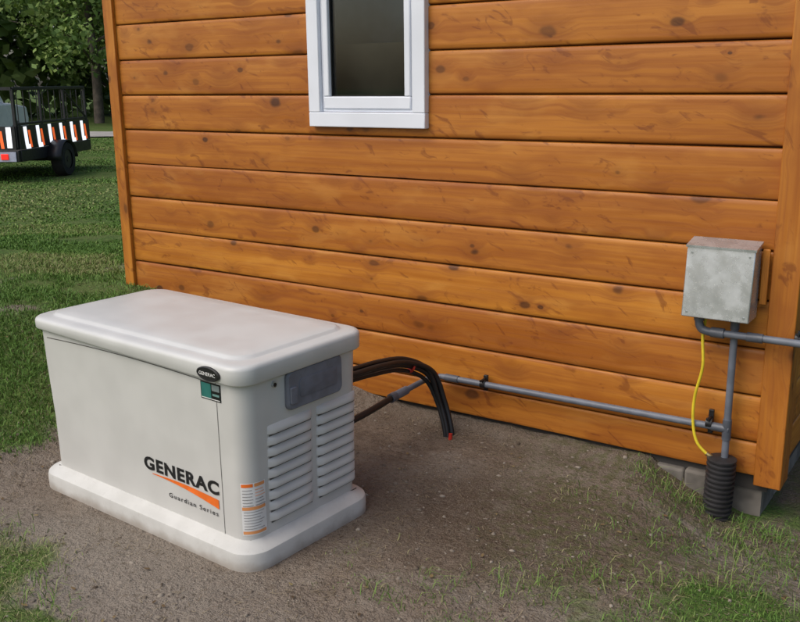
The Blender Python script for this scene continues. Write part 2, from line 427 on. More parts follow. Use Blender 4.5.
# ------------------------------------------------------------ generator
PSI=-.0677;L=1.245;W=.649
gen=empty('standby_generator',(-2.003,2.040,0),PSI)
def lp(ins,z,r,n=8,zf=None):
    pts=rr(-L+ins,-ins,ins,W-ins,r,n)
    return [(x,y,(zf(x,y) if zf else z)) for x,y in pts]
def lp_base(ins,z,r,n=8):
    pts=rr(-L+ins-.02,-ins+.012,ins-.012,W-ins+.012,r,n)
    return [(x,y,z) for x,y in pts]
loft('base',[lp_base(.0,-.02,.10),lp_base(.0,.046,.10),lp_base(.003,.058,.098),lp_base(.012,.066,.09),lp_base(.036,.077,.075),lp_base(.046,.088,.07)],M_GENB,gen)
BI=.036
loft('body',[lp(BI,.078,.062),lp(BI-.002,.3,.062),lp(BI-.010,.52,.064),lp(BI-.014,.675,.066)],M_GEN,gen)
def lipz(x,y):
    u=-x
    return .684-.028*float(sstep((.42-u)/.42))-.006*float(sstep((u-.9)/.3))
lid=[lp(.020,0,.07,10,lambda x,y:lipz(x,y)+.002),lp(.006,0,.075,10,lambda x,y:lipz(x,y)),lp(.002,0,.078,10,lambda x,y:lipz(x,y)+.005),
     lp(.001,.708,.08,10),lp(.003,.716,.08,10),lp(.008,.7215,.08,10),lp(.016,.7245,.08,10),lp(.036,.7275,.08,10),lp(.050,.728,.075,10),lp(.055,.7295,.075,10),lp(.062,.7365,.07,10),lp(.070,.739,.065,10),lp(.12,.7415,.05,10),lp(.20,.744,.03,10),lp(.30,.745,.01,10)]
loft('lid',lid,M_GENL,gen,ang=60)
def bi_at(z):
    return float(np.interp(z,[.078,.3,.52,.675],[BI,BI-.002,BI-.010,BI-.014]))
def per(s,z,off):
    ins=bi_at(z)-off;r=.064+off
    arc=r*math.pi/2
    if s<0:return (-ins-r+s,ins,z)
    if s<arc:
        a=-math.pi/2+s/r;return (-ins-r+r*math.cos(a),ins+r+r*math.sin(a),z)
    return (-ins,ins+r+(s-arc),z)
def strip(nm,s0,s1,z0,z1,off,mat,n=14,nz=4,zoff=None):
    v=[];f=[]
    for i in range(n+1):
        for j in range(nz+1):
            s=s0+(s1-s0)*i/n
            v.append(per(s,z0+(z1-z0)*j/nz+(zoff(s) if zoff else 0),off))
    for i in range(n):
        for j in range(nz):
            a=i*(nz+1)+j;f.append((a,a+nz+1,a+nz+2,a+1))
    o=mk(nm,v,f,mat,gen,True);return o
strip('seam_front',-.060,-.0578,.085,.650,.0012,M_SEAM,2,8)
strip('seam_front_top',-1.06,-.058,.650,.6535,.0012,M_SEAM,24,1,lambda s:.016*math.cos((s+.56)*2.6)-.012)
strip('seam_base',-1.08,.6,.083,.088,.0014,M_SEAM,40,1)
strip('label_sheet',.028,.122,.105,.300,.0016,M_WHT)
strip('label_header',.031,.072,.285,.297,.0024,M_ORG)
strip('label_header2',.077,.119,.285,.297,.0024,M_ORG2)
strip('label_band',.031,.119,.200,.212,.0024,M_ORG2)
strip('label_foot',.031,.119,.110,.121,.0024,M_ORG2)
M_LT=simple('label_text_gray',(.34,.33,.32),.5)
M_LO=simple('label_text_orange',(.75,.42,.28),.5)
for i in range(6):
    strip('label_text_%d'%i,.034,.068+.003*(i%2),.272-i*.0115,.2750-i*.0115,.0024,M_LT,6,1)
    strip('label_text_b%d'%i,.079,.112+.004*(i%3),.272-i*.0115,.2755-i*.0115,.0024,M_LO if i<3 else M_LT,6,1)
for i in range(7):
    strip('label_line_%d'%i,.036,.112-.008*(i%3),.191-i*.0105,.1935-i*.0105,.0024,M_LT,6,1)
strip('sticker',-.135,-.035,.582,.645,.0016,M_TXT,4,2)
strip('sticker_green',-.131,-.082,.588,.641,.0024,M_GRN,4,2)
strip('sticker_white',-.078,-.04,.618,.640,.0024,simple('sticker_gray',(.22,.27,.27),.4),4,2)
strip('sticker_text',-.076,-.042,.600,.608,.0024,simple('sticker_gray2',(.16,.3,.28),.4),4,1)
strip('sticker_line',-.131,-.04,.586,.589,.0026,M_WHT,4,1)
def badge():
    n=28;v=[];cx=-.150;cz=.686
    y0=-.001
    for k,(sc,yy) in enumerate(((1,y0+.004),(1,y0-.004),(.88,y0-.006),(.86,y0-.004))):
        for i in range(n):
            a=2*math.pi*i/n;v.append((cx+.056*sc*math.cos(a),yy,cz+.025*sc*math.sin(a)))
    f=[]
    for k in range(3):
        for i in range(n):f.append((k*n+i,k*n+(i+1)%n,(k+1)*n+(i+1)%n,(k+1)*n+i))
    f.append(tuple(range(3*n,4*n)))
    o=mk('badge',v,f,M_BLK,gen);sharp(o,30)
badge()
def text(nm,s,loc,w,h,mat,off=0.0,rot=(math.pi/2,0,0),parent=gen,sp=1.0):
    cu=bpy.data.curves.new(nm,'FONT');cu.body=s;cu.size=1;cu.offset=off;cu.extrude=.0;cu.space_character=sp
    ob=bpy.data.objects.new(nm+'_c',cu);COL.objects.link(ob)
    dg=bpy.context.evaluated_depsgraph_get();dg.update()
    me=bpy.data.meshes.new_from_object(ob.evaluated_get(dg));bpy.data.objects.remove(ob)
    co=np.array([v.co[:] for v in me.vertices]);mn=co.min(0);mx=co.max(0)
    for v in me.vertices:
        v.co.x=(v.co.x-mn[0])/(mx[0]-mn[0])*w;v.co.y=(v.co.y-mn[1])/(mx[1]-mn[1])*h;v.co.z=0
    me.materials.clear();me.materials.append(mat)
    o=bpy.data.objects.new(nm,me);COL.objects.link(o);o.parent=parent;o.location=loc;o.rotation_euler=rot
    return o
yfr=BI-.0035
text('brand_lettering','GENERAC',(-.590,yfr,.226),.415,.052,M_TXT,.040,sp=1.14)
text('series_lettering','Guardian Series',(-.455,yfr,.146),.268,.018,M_TXT,0.008,sp=1.3)
text('badge_lettering','GENERAC',(-.190,-.0085,.681),.08,.012,M_WHT,.01)
sv=[];n=24
for i in range(n+1):
    t=i/n;x=-.545+.365*t
    top=.216-.006*t+.007*math.sin(t*math.pi);bot=top-.003-.032*t**1.2
    sv+= [(x,yfr,top),(x,yfr,bot)]
mk('swoosh_decal',sv,[(2*i,2*i+1,2*i+3,2*i+2) for i in range(n)],M_ORG,gen)
def louver(col,v0,v1,z0,h,k):
    x=-bi_at(z0+h/2)
    n=10;V=[];F=[]
    pr=[(-.003,h*.98),(.002,h*.93),(.010,h*.55),(.0140,h*.30),(.012,h*.16),(.006,h*.12),(-.003,h*.11)]
    for i in range(n+1):
        t=i/n;yy=v0+(v1-v0)*t
        e=min(1,min(t,1-t)*n/1.2);e=max(.05,math.sqrt(e) if e<1 else 1)
        for o,z in pr:V.append((x+o*e if o>0 else x+o,yy,z0+z))
    m=len(pr)
    for i in range(n):
        for j in range(m-1):
            a=i*m+j;F.append((a,a+1,a+m+1,a+m))
    F.append(tuple(range(m)));F.append(tuple(range(n*m,n*m+m))[::-1])
    o=mk('louver_%s_%d'%(col,k),V,F,M_GEN,gen);sharp(o,50)
    mk('louver_slot_%s_%d'%(col,k),[(x+.0012,v0+.006,z0-h*.06),(x+.0012,v1-.006,z0-h*.06),(x+.0012,v1-.006,z0+h*.16),(x+.0012,v0+.006,z0+h*.16)],[(0,1,2,3)],M_SLOT,gen)
for k in range(9):
    louver('a',.135,.355,.125+k*.0405,.0405,k)
    louver('b',.380,.590,.125+k*.0405,.0405,k)
def plate(nm,y0,y1,z0,z1,x,th,r,mat):
    l=rr(y0,y1,z0,z1,r,6)
    loft(nm,[[(x,a,b) for a,b in l],[(x+th*.7,a,b) for a,b in l],[(x+th,y0+(a-y0)*.95+(y1-y0)*.025,z0+(b-z0)*.93+(z1-z0)*.035) for a,b in l]],mat,gen,True,False)
plate('latch_plate',.222,.508,.516,.657,-.030,.022,.024,M_GRAYP)
plate('latch_recess',.280,.475,.552,.620,-.0083,.0025,.014,simple('gray_latch_inner',(.145,.155,.185),.6))
plate('latch_tab',.232,.262,.540,.60,-.0085,.008,.006,M_GRAYP)
tube('key_lock',[(-.03,.170,.628),(-.016,.170,.628)],.011,M_GALV,gen,16)
tube('key_lock_core',[(-.016,.170,.628),(-.0145,.170,.628)],.007,M_BLK,gen,12)

# ------------------------------------------------------------ conduit & boxes
PC=YW-.055
cond=empty('electrical_conduit',(0,0,0))
def pipe(nm,pts,r=.0135,mat=M_CONDUIT,par=cond):return tube(nm,pts,r,mat,par)
pipe('lower_run',[(-2.19,PC,.240),(-.895,PC,.250)],.0145)
pipe('sweep_to_generator',smooth_path([(-2.19,PC,.240),(-2.225,PC-.02,.240),(-2.235,PC-.08,.238),(-2.24,3.35,.232)],6))
pipe('coupling_a',[(-2.10,PC,.2405),(-2.17,PC,.240)],.018,M_CONDUITD)
pipe('coupling_b',[(-2.2395,3.36,.232),(-2.2415,3.27,.229)],.020,M_CONDUIT)
pipe('nut',[(-2.2415,3.27,.229),(-2.242,3.235,.228)],.022,M_CONDUITD)
pipe('flex_to_generator',smooth_path([(-2.242,3.235,.228),(-2.245,3.05,.215),(-2.27,2.80,.20),(-2.30,2.62,.20)],8),.015,M_BLK)
pipe('tee_body',[(-.915,PC,.250),(-.845,PC,.250)],.018,M_CONDUITD)
pipe('vertical_run',[(-.855,PC,.70),(-.855,PC,.285)],.0145)
pipe('tee_vertical',[(-.855,PC,.290),(-.855,PC,.205)],.018,M_CONDUITD)
pipe('vertical_low',[(-.855,PC,.21),(-.855,PC,.08)],.0145)
pipe('upper_coupling',[(-.855,PC,.712),(-.855,PC,.665)],.018,M_CONDUITD)
yb=PC-.034
pipe('elbow',smooth_path([(-.985,yb,.712),(-.984,yb,.680),(-.972,yb,.658),(-.945,yb,.650),(-.915,yb,.650)],8),.0165,M_CONDUITD)
pipe('elbow_collar',[(-.935,yb,.650),(-.885,yb,.650)],.0205,M_CONDUITD)
pipe('elbow_top_collar',[(-.985,yb,.716),(-.985,yb,.692)],.0205,M_CONDUITD)
pipe('upper_run',[(-.89,yb,.650),(.62,yb,.652)],.0145)
pipe('upper_run_coupling',[(-.80,yb,.650),(-.74,yb,.650)],.0185,M_CONDUITD)
pipe('upper_run_down',smooth_path([(.62,yb,.652),(.66,yb,.640),(.675,yb,.60),(.675,yb,-.1)],6),.0145)
def clamp(nm,x,z,h):
    box(nm+'_strut',(x-.010,YW-.038,z-h*.5),(x+.010,YW-.0225,z+h*.5),M_BLK,cond,.002)
    tube(nm+'_ring',[(x-.012,PC,z),(x+.012,PC,z)],.020,M_BLK,cond)
    tube(nm+'_bolt',[(x,PC-.03,z+.022),(x,YW-.02,z+.022)],.006,M_BLK,cond,8)
clamp('clamp_a',-1.965,.242,.075)
clamp('clamp_b',-.925,.262,.10)
clamp('clamp_c',-.62,.66,.05)
tube('yellow_gas_line',smooth_path([(-.965,PC-.01,.705),(-.972,PC-.012,.62),(-.962,PC-.02,.50),(-.985,PC-.02,.37),(-.985,PC-.02,.26),(-.965,PC-.02,.18),(-.925,PC-.015,.135),(-.895,PC-.01,.118)],8),.0062,M_YEL,None,10)
cg=bpy.data.objects['yellow_gas_line']
tube('lower_fitting',[(-.925,PC-.015,.135),(-.89,PC-.01,.115)],.009,M_BRASS,cg,10)
pp=[];rads=[]
for i in range(17):
    z=.130-i*.0205
    for dz,r in ((0,.050),(.004,.058),(.010,.058),(.014,.050)):
        pp.append((-.862-.0004*i,PC-.012,z-dz));rads.append(r)
tube('corrugated_pipe',pp,rads,M_CORR,None,28)
bx=empty('galvanized_junction_box',(0,0,0))
o=box('cover',(-1.040,YW-.150,.715),(-.785,YW-.0235,.990),M_GALV,bx,.004)
for v in o.data.vertices:
    if v.co.z>.9 and v.co.y<YW-.1:v.co.y+=.03
mk('hood',[(-1.044,YW-.125,.985),(-.781,YW-.125,.985),(-.781,YW-.022,1.004),(-1.044,YW-.022,1.004),(-1.044,YW-.125,.993),(-.781,YW-.125,.993),(-.781,YW-.022,1.012),(-1.044,YW-.022,1.012)],
   [(0,3,2,1),(4,5,6,7),(0,1,5,4),(1,2,6,5),(2,3,7,6),(3,0,4,7)],M_GALV,bx)
for i,(a,b) in enumerate(((-1.02,.735),(-.805,.735),(-1.02,.965),(-.805,.965))):
    yy=YW-.150+(.03*(b-.715)/.275)
    tube('screw_%d'%i,[(a,yy+.002,b),(a,yy-.003,b)],.004,M_GALV,bx,10)
o=box('mounting_cleat',(-.778,YW-.038,.77),(-.752,YW-.0235,.985),M_WOOD,bx,.003)
A=o.data.attributes.new('wc','FLOAT_VECTOR','POINT');A.data.foreach_set('vector',np.array([(v.co.z*1.0,3.3,v.co.x) for v in o.data.vertices],dtype=np.float32).ravel());o.data.attributes.new('edge','FLOAT','POINT')
hs=empty('black_cable_hoses',(0,0,0))
for i,(dx,dz,dy) in enumerate(((0,0,0),(.030,.018,.012),(-.02,-.028,-.01),(.012,.035,-.012))):
    tube('hose_%d'%i,smooth_path([(-2.30+dx,2.60,.43+dz),(-2.25+dx,2.90,.415+dz),(-2.235+dx*.8,3.12,.40+dz),(-2.225+dx*.5,3.32,.365+dz*.9),(-2.19+dx*.6,3.47+dy,.285+dz*.8),(-2.150+dx*.6,3.51+dy,.15),(-2.105+dx*.5,3.50+dy,.03),(-2.085+dx*.4,3.48+dy,-.05)],8),.0125 if i<2 else .010,M_BLK,hs,12)
tube('cable_tie',[(-2.222,3.372,.343),(-2.218,3.378,.339)],.027,M_RED,hs,12)
tube('red_cap',[(-2.060,3.455,-.01),(-2.060,3.458,.022)],.009,M_RED,hs,10)
tube('yellow_tag',[(-2.205,3.50,.262),(-2.190,3.51,.270)],.012,M_YEL,hs,10)
tube('red_cap_b',[(-2.185,3.52,.262),(-2.175,3.525,.280)],.009,M_RED,hs,10)

# ------------------------------------------------------------ grass
def ramp_mat(name,cols,tipdark=True,rough=.6):
    t=NT(name);r=t.n('ShaderNodeAttribute',attribute_name='rnd').outputs['Fac']
    cr=t.n('ShaderNodeValToRGB');t.l(r,cr.inputs[0]);e=cr.color_ramp.elements
    e[0].position=0;e[0].color=(*cols[0],1);e[1].position=1;e[1].color=(*cols[-1],1)
    for i,c in enumerate(cols[1:-1]):
        x=e.new((i+1)/(len(cols)-1));x.color=(*c,1)
    c=cr.outputs[0]
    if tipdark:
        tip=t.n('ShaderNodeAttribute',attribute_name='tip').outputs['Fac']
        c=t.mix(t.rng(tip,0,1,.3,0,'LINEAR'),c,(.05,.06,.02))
    t.col(c);t.rough(rough);t.b.inputs['Specular IOR Level'].default_value=.25
    return t.m
def blades(name,x,y,h,w,mat,lean=.5,dry=None,parent=None):
    n=len(x);z=hgt(x,y)-.004
    a=rng.random(n)*2*np.pi;b=rng.random(n)*2*np.pi
    ca,sa=np.cos(a)*w/2,np.sin(a)*w/2
    lx=np.cos(b)*h*lean*rng.random(n);ly=np.sin(b)*h*lean*rng.random(n)
    V=np.zeros((n,5,3))
    V[:,0]=np.stack([x-ca,y-sa,z],-1);V[:,1]=np.stack([x+ca,y+sa,z],-1)
    V[:,2]=np.stack([x-ca*.8+lx*.35,y-sa*.8+ly*.35,z+h*.55],-1);V[:,3]=np.stack([x+ca*.8+lx*.35,y+sa*.8+ly*.35,z+h*.55],-1)
    V[:,4]=np.stack([x+lx*1.3,y+ly*1.3,z+h*(1-.3*lean)],-1)
    i=np.arange(n)*5
    F=np.stack([i,i+1,i+3,i,i+3,i+2,i+2,i+3,i+4],-1).ravel()
    r=rng.random(n) if dry is None else np.clip(dry+rng.normal(0,.16,n),0,1)
    R=np.repeat(r,5);T=np.tile([0,0,.6,.6,1],n)
    return bigmesh(name,V.reshape(-1,3),F,3,mat,parent,{'rnd':R,'tip':T})
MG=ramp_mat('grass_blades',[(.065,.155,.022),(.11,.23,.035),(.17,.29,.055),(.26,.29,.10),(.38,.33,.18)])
grass=empty('grass')
def scatter(n,x0,x1,y0,y1,clump=2.6,thr=.35):
    x=rng.uniform(x0,x1,n);y=rng.uniform(y0,y1,n)
    m=grassmask(x,y);c=fbm(x*clump+40,y*clump+11,4)
    keep=rng.random(n)<m*sstep((c-thr)/.25)
    inside=(x>-3.4)&(x<-1.9)&(y>1.95)&(y<2.85)
    hs_=(x>-4.49)&(x<-.63)&(y>YW-.02)&(y<8.7)
    keep&=~inside&~hs_
    return x[keep],y[keep]
x,y=scatter(140000,-3.4,.3,.9,3.9,3.0,.38)
dry=.32+.55*sstep((fbm(x*1.5+7,y*1.5,3)-.38)/.25)
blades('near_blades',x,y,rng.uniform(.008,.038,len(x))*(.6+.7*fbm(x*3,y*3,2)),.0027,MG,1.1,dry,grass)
x,y=scatter(120000,-6.2,-3.3,1.0,4.6,2.2,.26)
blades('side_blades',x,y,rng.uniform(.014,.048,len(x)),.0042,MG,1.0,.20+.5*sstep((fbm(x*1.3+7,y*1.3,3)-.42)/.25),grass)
x,y=scatter(90000,-8.8,-4.4,4.2,9.5,1.2,.25)
blades('mid_blades',x,y,rng.uniform(.015,.045,len(x)),.0075,MG,.9,.15+.45*sstep((fbm(x*.9+7,y*.9,3)-.44)/.25),grass)
x,y=scatter(100000,-22,-8,3,20,.6,.22)
blades('far_blades',x,y,rng.uniform(.018,.04,len(x)),.022,MG,1.2,.20+.45*sstep((fbm(x*.35+7,y*.35,3)-.45)/.25),grass)
tx=[];ty=[]
for cx,cy,k,s in [(-1.02,2.62,50,.07),(-.82,2.72,60,.08),(-.66,2.9,70,.08),(-.55,3.05,80,.09),(-.95,3.05,40,.08),(-.62,3.25,100,.09),(-.5,3.35,110,.09),(-.75,3.42,80,.05),(-1.25,2.45,40,.06),(-1.4,2.3,40,.06),(-1.1,2.42,50,.06),(-1.3,3.2,20,.06),(-2.6,1.62,60,.07),(-2.45,1.5,90,.08),(-2.95,1.75,60,.07),(-.45,2.85,70,.1),(-1.55,2.15,30,.05),(-.75,2.55,50,.07),(-1.05,3.5,70,.05),(-.95,3.52,60,.04),(-.72,3.55,90,.05),(-.6,3.55,90,.05),(-1.17,3.55,50,.04)]:
    tx+=list(rng.normal(cx,s,k));ty+=list(rng.normal(cy,s*.7,k))
tx=np.array(tx);ty=np.array(ty);kk=(ty<YW-.03)|(tx>-.6);tx=tx[kk];ty=ty[kk]
blades('tall_blades',tx,ty,rng.uniform(.03,.08,len(tx)),.003,MG,1.3,np.clip(.2+.5*rng.random(len(tx)),0,1),grass)
n=7000;x=rng.uniform(-4.6,-.3,n);y=rng.uniform(1.4,3.6,n);k=fbm(x*2+3,y*2+5,3)>.43;x=x[k];y=y[k]
inside=(x>-3.3)&(x<-1.93)&(y>2.0)&(y<2.75);x=x[~inside];y=y[~inside];n=len(x)
a=rng.random(n)*6.283;l=rng.uniform(.008,.035,n);z=hgt(x,y)+.004
dx,dy=np.cos(a)*l,np.sin(a)*l;wx,wy=-np.sin(a)*.001,np.cos(a)*.001
V=np.stack([np.stack([x-wx,y-wy,z],-1),np.stack([x+wx,y+wy,z],-1),np.stack([x+dx+wx,y+dy+wy,hgt(x+dx,y+dy)+.005],-1),np.stack([x+dx-wx,y+dy-wy,hgt(x+dx,y+dy)+.005],-1)],1).reshape(-1,3)
i=np.arange(n)*4
bigmesh('straw',V,np.stack([i,i+1,i+2,i+3],-1).ravel(),4,ramp_mat('straw',[(.10,.07,.04),(.34,.28,.18)],False,.8),grass,{'rnd':np.repeat(rng.random(n),4)})
n=150;x=rng.uniform(-5,-.3,n);y=rng.uniform(1.4,3.6,n)
inside=(x>-3.35)&(x<-1.9)&(y>1.95)&(y<2.8);x=x[~inside];y=y[~inside];n=len(x)
V=[];F=[];R=[]
for k in range(n):
    a=rng.random()*6.283;s=rng.uniform(.007,.016);z=float(hgt(x[k],y[k]))+.006
    c,s_=math.cos(a),math.sin(a);b=len(V)
    for u,v_,w_ in ((-1,0,.1),(-.3,.45,.35),(.5,.35,.25),(1,0,.5),(.5,-.35,.1),(-.3,-.45,.3)):
        V.append((x[k]+s*(u*c-v_*s_),y[k]+s*(u*s_+v_*c),z+w_*s*.6))
    F+=[(b,b+1,b+5),(b+1,b+4,b+5),(b+1,b+2,b+4),(b+2,b+3,b+4)];R+=[rng.random()]*6
bigmesh('fallen_leaves',np.array(V),np.array(F).ravel(),3,ramp_mat('fallen_leaves',[(.07,.045,.025),(.17,.11,.05),(.26,.21,.09)],False,.7),grass,{'rnd':R})
ico=np.array([(0,0,1),(.894,0,.447),(.276,.851,.447),(-.724,.526,.447),(-.724,-.526,.447),(.276,-.851,.447),(.724,.526,-.447),(-.276,.851,-.447),(-.894,0,-.447),(-.276,-.851,-.447),(.724,-.526,-.447),(0,0,-1)])
icf=np.array([(0,1,2),(0,2,3),(0,3,4),(0,4,5),(0,5,1),(1,6,2),(2,7,3),(3,8,4),(4,9,5),(5,10,1),(6,7,2),(7,8,3),(8,9,4),(9,10,5),(10,6,1),(11,7,6),(11,8,7),(11,9,8),(11,10,9),(11,6,10)])
n=5200;x=rng.uniform(-3.9,-.3,n);y=rng.uniform(1.3,3.62,n)
inside=(x>-3.3)&(x<-1.93)&(y>2.0)&(y<2.75);x=x[~inside];y=y[~inside];n=len(x)
s=rng.exponential(.0024,n)+.0012;s=np.minimum(s,.013)
V=ico[None]*rng.uniform(.6,1.2,(n,12,1))*(s[:,None,None]*rng.uniform(.7,1.3,(n,1,3)))*np.array([1,1,.6])+np.stack([x,y,hgt(x,y)],-1)[:,None]
F=(icf[None]+12*np.arange(n)[:,None,None]).ravel()
bigmesh('gravel',V.reshape(-1,3),F,3,ramp_mat('pebbles',[(.08,.058,.04),(.30,.26,.21)],False,.9),None,{'rnd':np.repeat(rng.random(n),12)})

# ------------------------------------------------------------ trees
ML=ramp_mat('leaves',[(.055,.10,.025),(.15,.24,.06),(.32,.41,.12)],False,.55)
MBK=simple('bark',(.10,.08,.062),.95,0,.4,6,.8)
def leafcloud(name,centers,rads,nleaf,size,mat,parent=None):
    c=np.array(centers);r=np.array(rads);w=r**2;w=w/w.sum()
    k=rng.choice(len(c),nleaf,p=w)
    d=rng.normal(size=(nleaf,3));d/=np.linalg.norm(d,axis=1,keepdims=True)
    P=c[k]+d*(r[k]*(rng.random(nleaf)**.45))[:,None]*np.array([1,1,.75])
    P[:,2]=np.maximum(P[:,2],.15)
    u=rng.normal(size=(nleaf,3));u/=np.linalg.norm(u,axis=1,keepdims=True)
    v=np.cross(u,rng.normal(size=(nleaf,3)));v/=np.linalg.norm(v,axis=1,keepdims=True)
    s=(size*rng.uniform(.6,1.4,nleaf))[:,None]
    V=np.stack([P-u*s*.5,P+v*s*.32,P+u*s*.5,P-v*s*.32],1).reshape(-1,3)
    i=np.arange(nleaf)*4
    cl=rng.random(len(c))
    R=np.clip(.55*cl[k]+.45*rng.random(nleaf),0,1)
    return bigmesh(name,V,np.stack([i,i+1,i+2,i+3],-1).ravel(),4,mat,parent,{'rnd':np.repeat(R,4)})
def tree_meshes(seed,H,crown0,spread,nl):
    R=np.random.default_rng(seed)
    rt=empty('deciduous_tree')
    pts=[(0,0,-.2)];r=[H*.018]
    for i in range(1,9):
        t=i/8;pts.append((R.normal(0,.12)*t*2,R.normal(0,.12)*t*2,H*.92*t));r.append(H*.016*(1-t)+.02)
    tube('trunk',smooth_path(pts,3),np.interp(np.linspace(0,1,25),np.linspace(0,1,9),r).tolist(),MBK,rt,10)
    cs=[];rs=[]
    for b in range(28):
        t=R.uniform(crown0,.97);z=H*t;a=R.random()*6.283
        reach=spread*(1-.65*((t-crown0)/(1-crown0))**1.6)*R.uniform(.55,1.05)
        e=(math.cos(a)*reach,math.sin(a)*reach,z+reach*.22)
        base=np.array([np.interp(z*.9,[p[2] for p in pts],[p[j] for p in pts]) for j in (0,1)]+[z*.88])
        mid=(base+np.array(e))/2+np.array([0,0,.15])
        tube('limb_%d'%b,smooth_path([tuple(base),tuple(mid),e],4),np.linspace(H*.006*(1.2-t),.012,9).tolist(),MBK,rt,6)
        for q_ in range(4):
            f=R.uniform(.35,1.08);c=base+(np.array(e)-base)*f+R.normal(0,.3,3);cs.append(c);rs.append(R.uniform(.5,1.0)*spread/3.2)
    leafcloud('crown',cs,rs,nl,.20,ML,rt)
    parts=[c for c in rt.children if c.name.startswith(('trunk','limb'))]
    bm=bmesh.new()
    for c in parts:bm.from_mesh(c.data)
    me=bpy.data.meshes.new('trunk_and_limbs');bm.to_mesh(me);bm.free();me.materials.append(MBK)
    for p in me.polygons:p.use_smooth=True
    for c in parts:bpy.data.objects.remove(c)
    o=bpy.data.objects.new('trunk_and_limbs',me);COL.objects.link(o);o.parent=rt
    return rt
T=[tree_meshes(11,11,.20,3.6,14000),tree_meshes(12,13,.18,3.9,14000),tree_meshes(13,9,.12,3.2,12000)]
def place(rt,x,y,s,rz):
    rt.location=(x,y,float(hgt(x,y)));rt.scale=(s,s,s);rt.rotation_euler=(0,0,rz)
def clone(rt,x,y,s,rz):
    n=bpy.data.objects.new('deciduous_tree',None);COL.objects.link(n)
    for c in rt.children:
        d=bpy.data.objects.new(c.name,c.data);COL.objects.link(d);d.parent=n
    place(n,x,y,s,rz)
place(T[0],-31,24.5,1.1,0);place(T[1],-37,19,1.2,1);place(T[2],-27,27,1.15,2)
for i,(x,y,s) in enumerate([(-34,29,1.2),(-41,24,1.3),(-38,31,1.3),(-29,32,1.2),(-22,33,1.2),(-42,14,1.2),(-15,36,1.2),(-6,38,1.3),(4,37,1.2),(13,35,1.2)]):
    clone(T[i%3],x,y,s,i*1.7)
cs=[];rs=[]
R=np.random.default_rng(5)
for i in range(340):
    a=math.radians(R.uniform(20,178));d=R.uniform(47,55)
    cs.append((math.cos(a)*d,math.sin(a)*d,R.uniform(.3,14)));rs.append(R.uniform(1.8,3.6))
leafcloud('background_forest',cs,rs,46000,.75,ML)

# ------------------------------------------------------------ utility trailer
tr_o=(-13.15,8.80);dirv=(-.5,.866)
zt0=float(hgt(*tr_o))
ang=math.atan2(dirv[1],dirv[0])-math.pi/2
tr=empty('utility_trailer',(tr_o[0],tr_o[1],zt0),ang)
MS=simple('trailer_steel_black',(.02,.02,.022),.45)
MT=simple('tire_rubber',(.018,.018,.018),.85)
MRIM=simple('rim',(.05,.05,.052),.5,.4)
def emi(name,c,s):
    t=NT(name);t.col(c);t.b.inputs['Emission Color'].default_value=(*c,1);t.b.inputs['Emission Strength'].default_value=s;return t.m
M_RW=emi('reflector_white_glow',(.85,.88,.95),1.1);M_RR=emi('reflector_orange_glow',(.9,.14,.03),.7);M_TL=emi('tail_light_red',(.8,.02,.01),.8)  # reflective strips are unlit; their emission imitates camera flash bouncing back
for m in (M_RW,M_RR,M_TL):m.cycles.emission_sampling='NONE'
Wd=1.9;Ln=2.75
box('deck',(-Wd,0,.42),(0,Ln,.50),simple('plank_deck',(.09,.08,.07),.9),tr,.01)
for i,(x0_,x1_,y0_,y1_) in enumerate(((-Wd-.03,.03,-.06,0),(-Wd-.03,.03,Ln,Ln+.06),(0,.05,0,Ln),(-Wd-.05,-Wd,0,Ln))):
    box('frame_rail_%d'%i,(x0_,y0_,.34),(x1_,y1_,.52),MS,tr,.008)
for sx in (-Wd+.02,.0):
    for i in range(4):
        yy=Ln*i/3
        box('post_%d_%d'%(i,int(sx*10)),(sx-.02,yy-.02,.55),(sx+.02,yy+.02,1.46),MS,tr,.004)
    box('top_rail_%d'%int(sx*10),(sx-.025,0,1.44),(sx+.025,Ln,1.49),MS,tr,.006)
    box('mid_rail_%d'%int(sx*10),(sx-.018,0,.90),(sx+.018,Ln,.94),MS,tr,.006)
    V=[];F=[]
    for i in range(12):
        yy=Ln*(i+.5)/12;b0=len(V)
        V+=[(sx-.006,yy-.006,.94),(sx+.006,yy-.006,.94),(sx+.006,yy+.006,.94),(sx-.006,yy+.006,.94),(sx-.006,yy-.006,1.44),(sx+.006,yy-.006,1.44),(sx+.006,yy+.006,1.44),(sx-.006,yy+.006,1.44)]
        F+=[(b0,b0+1,b0+5,b0+4),(b0+1,b0+2,b0+6,b0+5),(b0+2,b0+3,b0+7,b0+6),(b0+3,b0,b0+4,b0+7)]
    mk('pickets_%d'%int(sx*10),V,F,MS,tr)
    tube('brace_%d'%int(sx*10),[(sx,Ln*.66,1.46),(sx,Ln+.02,.92)],.018,MS,tr,8)
box('side_panel',(-.012,0.0,.53),(.012,Ln,.89),MS,tr)
box('tail_gate',(-Wd,-.03,.53),(0,-.005,.89),MS,tr)
for i in range(5):
    xx=-Wd*i/4;box('gate_post_%d'%i,(xx-.02,-.04,.55),(xx+.02,0.0,1.46),MS,tr)
box('gate_top',(-Wd,-.045,1.44),(0,-.005,1.49),MS,tr)
def slant(nm,axis,p,z0,z1,w,lean,mat):
    if axis=='s':v=[(.0535,p,z0),(.0535,p+w,z0),(.0535,p+w+lean,z1),(.0535,p+lean,z1),(.0505,p,z0),(.0505,p+w,z0),(.0505,p+w+lean,z1),(.0505,p+lean,z1)]
    else:v=[(p,-.0635,z0),(p-w,-.0635,z0),(p-w-lean,-.0635,z1),(p-lean,-.0635,z1),(p,-.0605,z0),(p-w,-.0605,z0),(p-w-lean,-.0605,z1),(p-lean,-.0605,z1)]
    mk(nm,v,[(0,1,2,3),(7,6,5,4),(0,4,5,1),(1,5,6,2),(2,6,7,3),(3,7,4,0)],mat,tr)
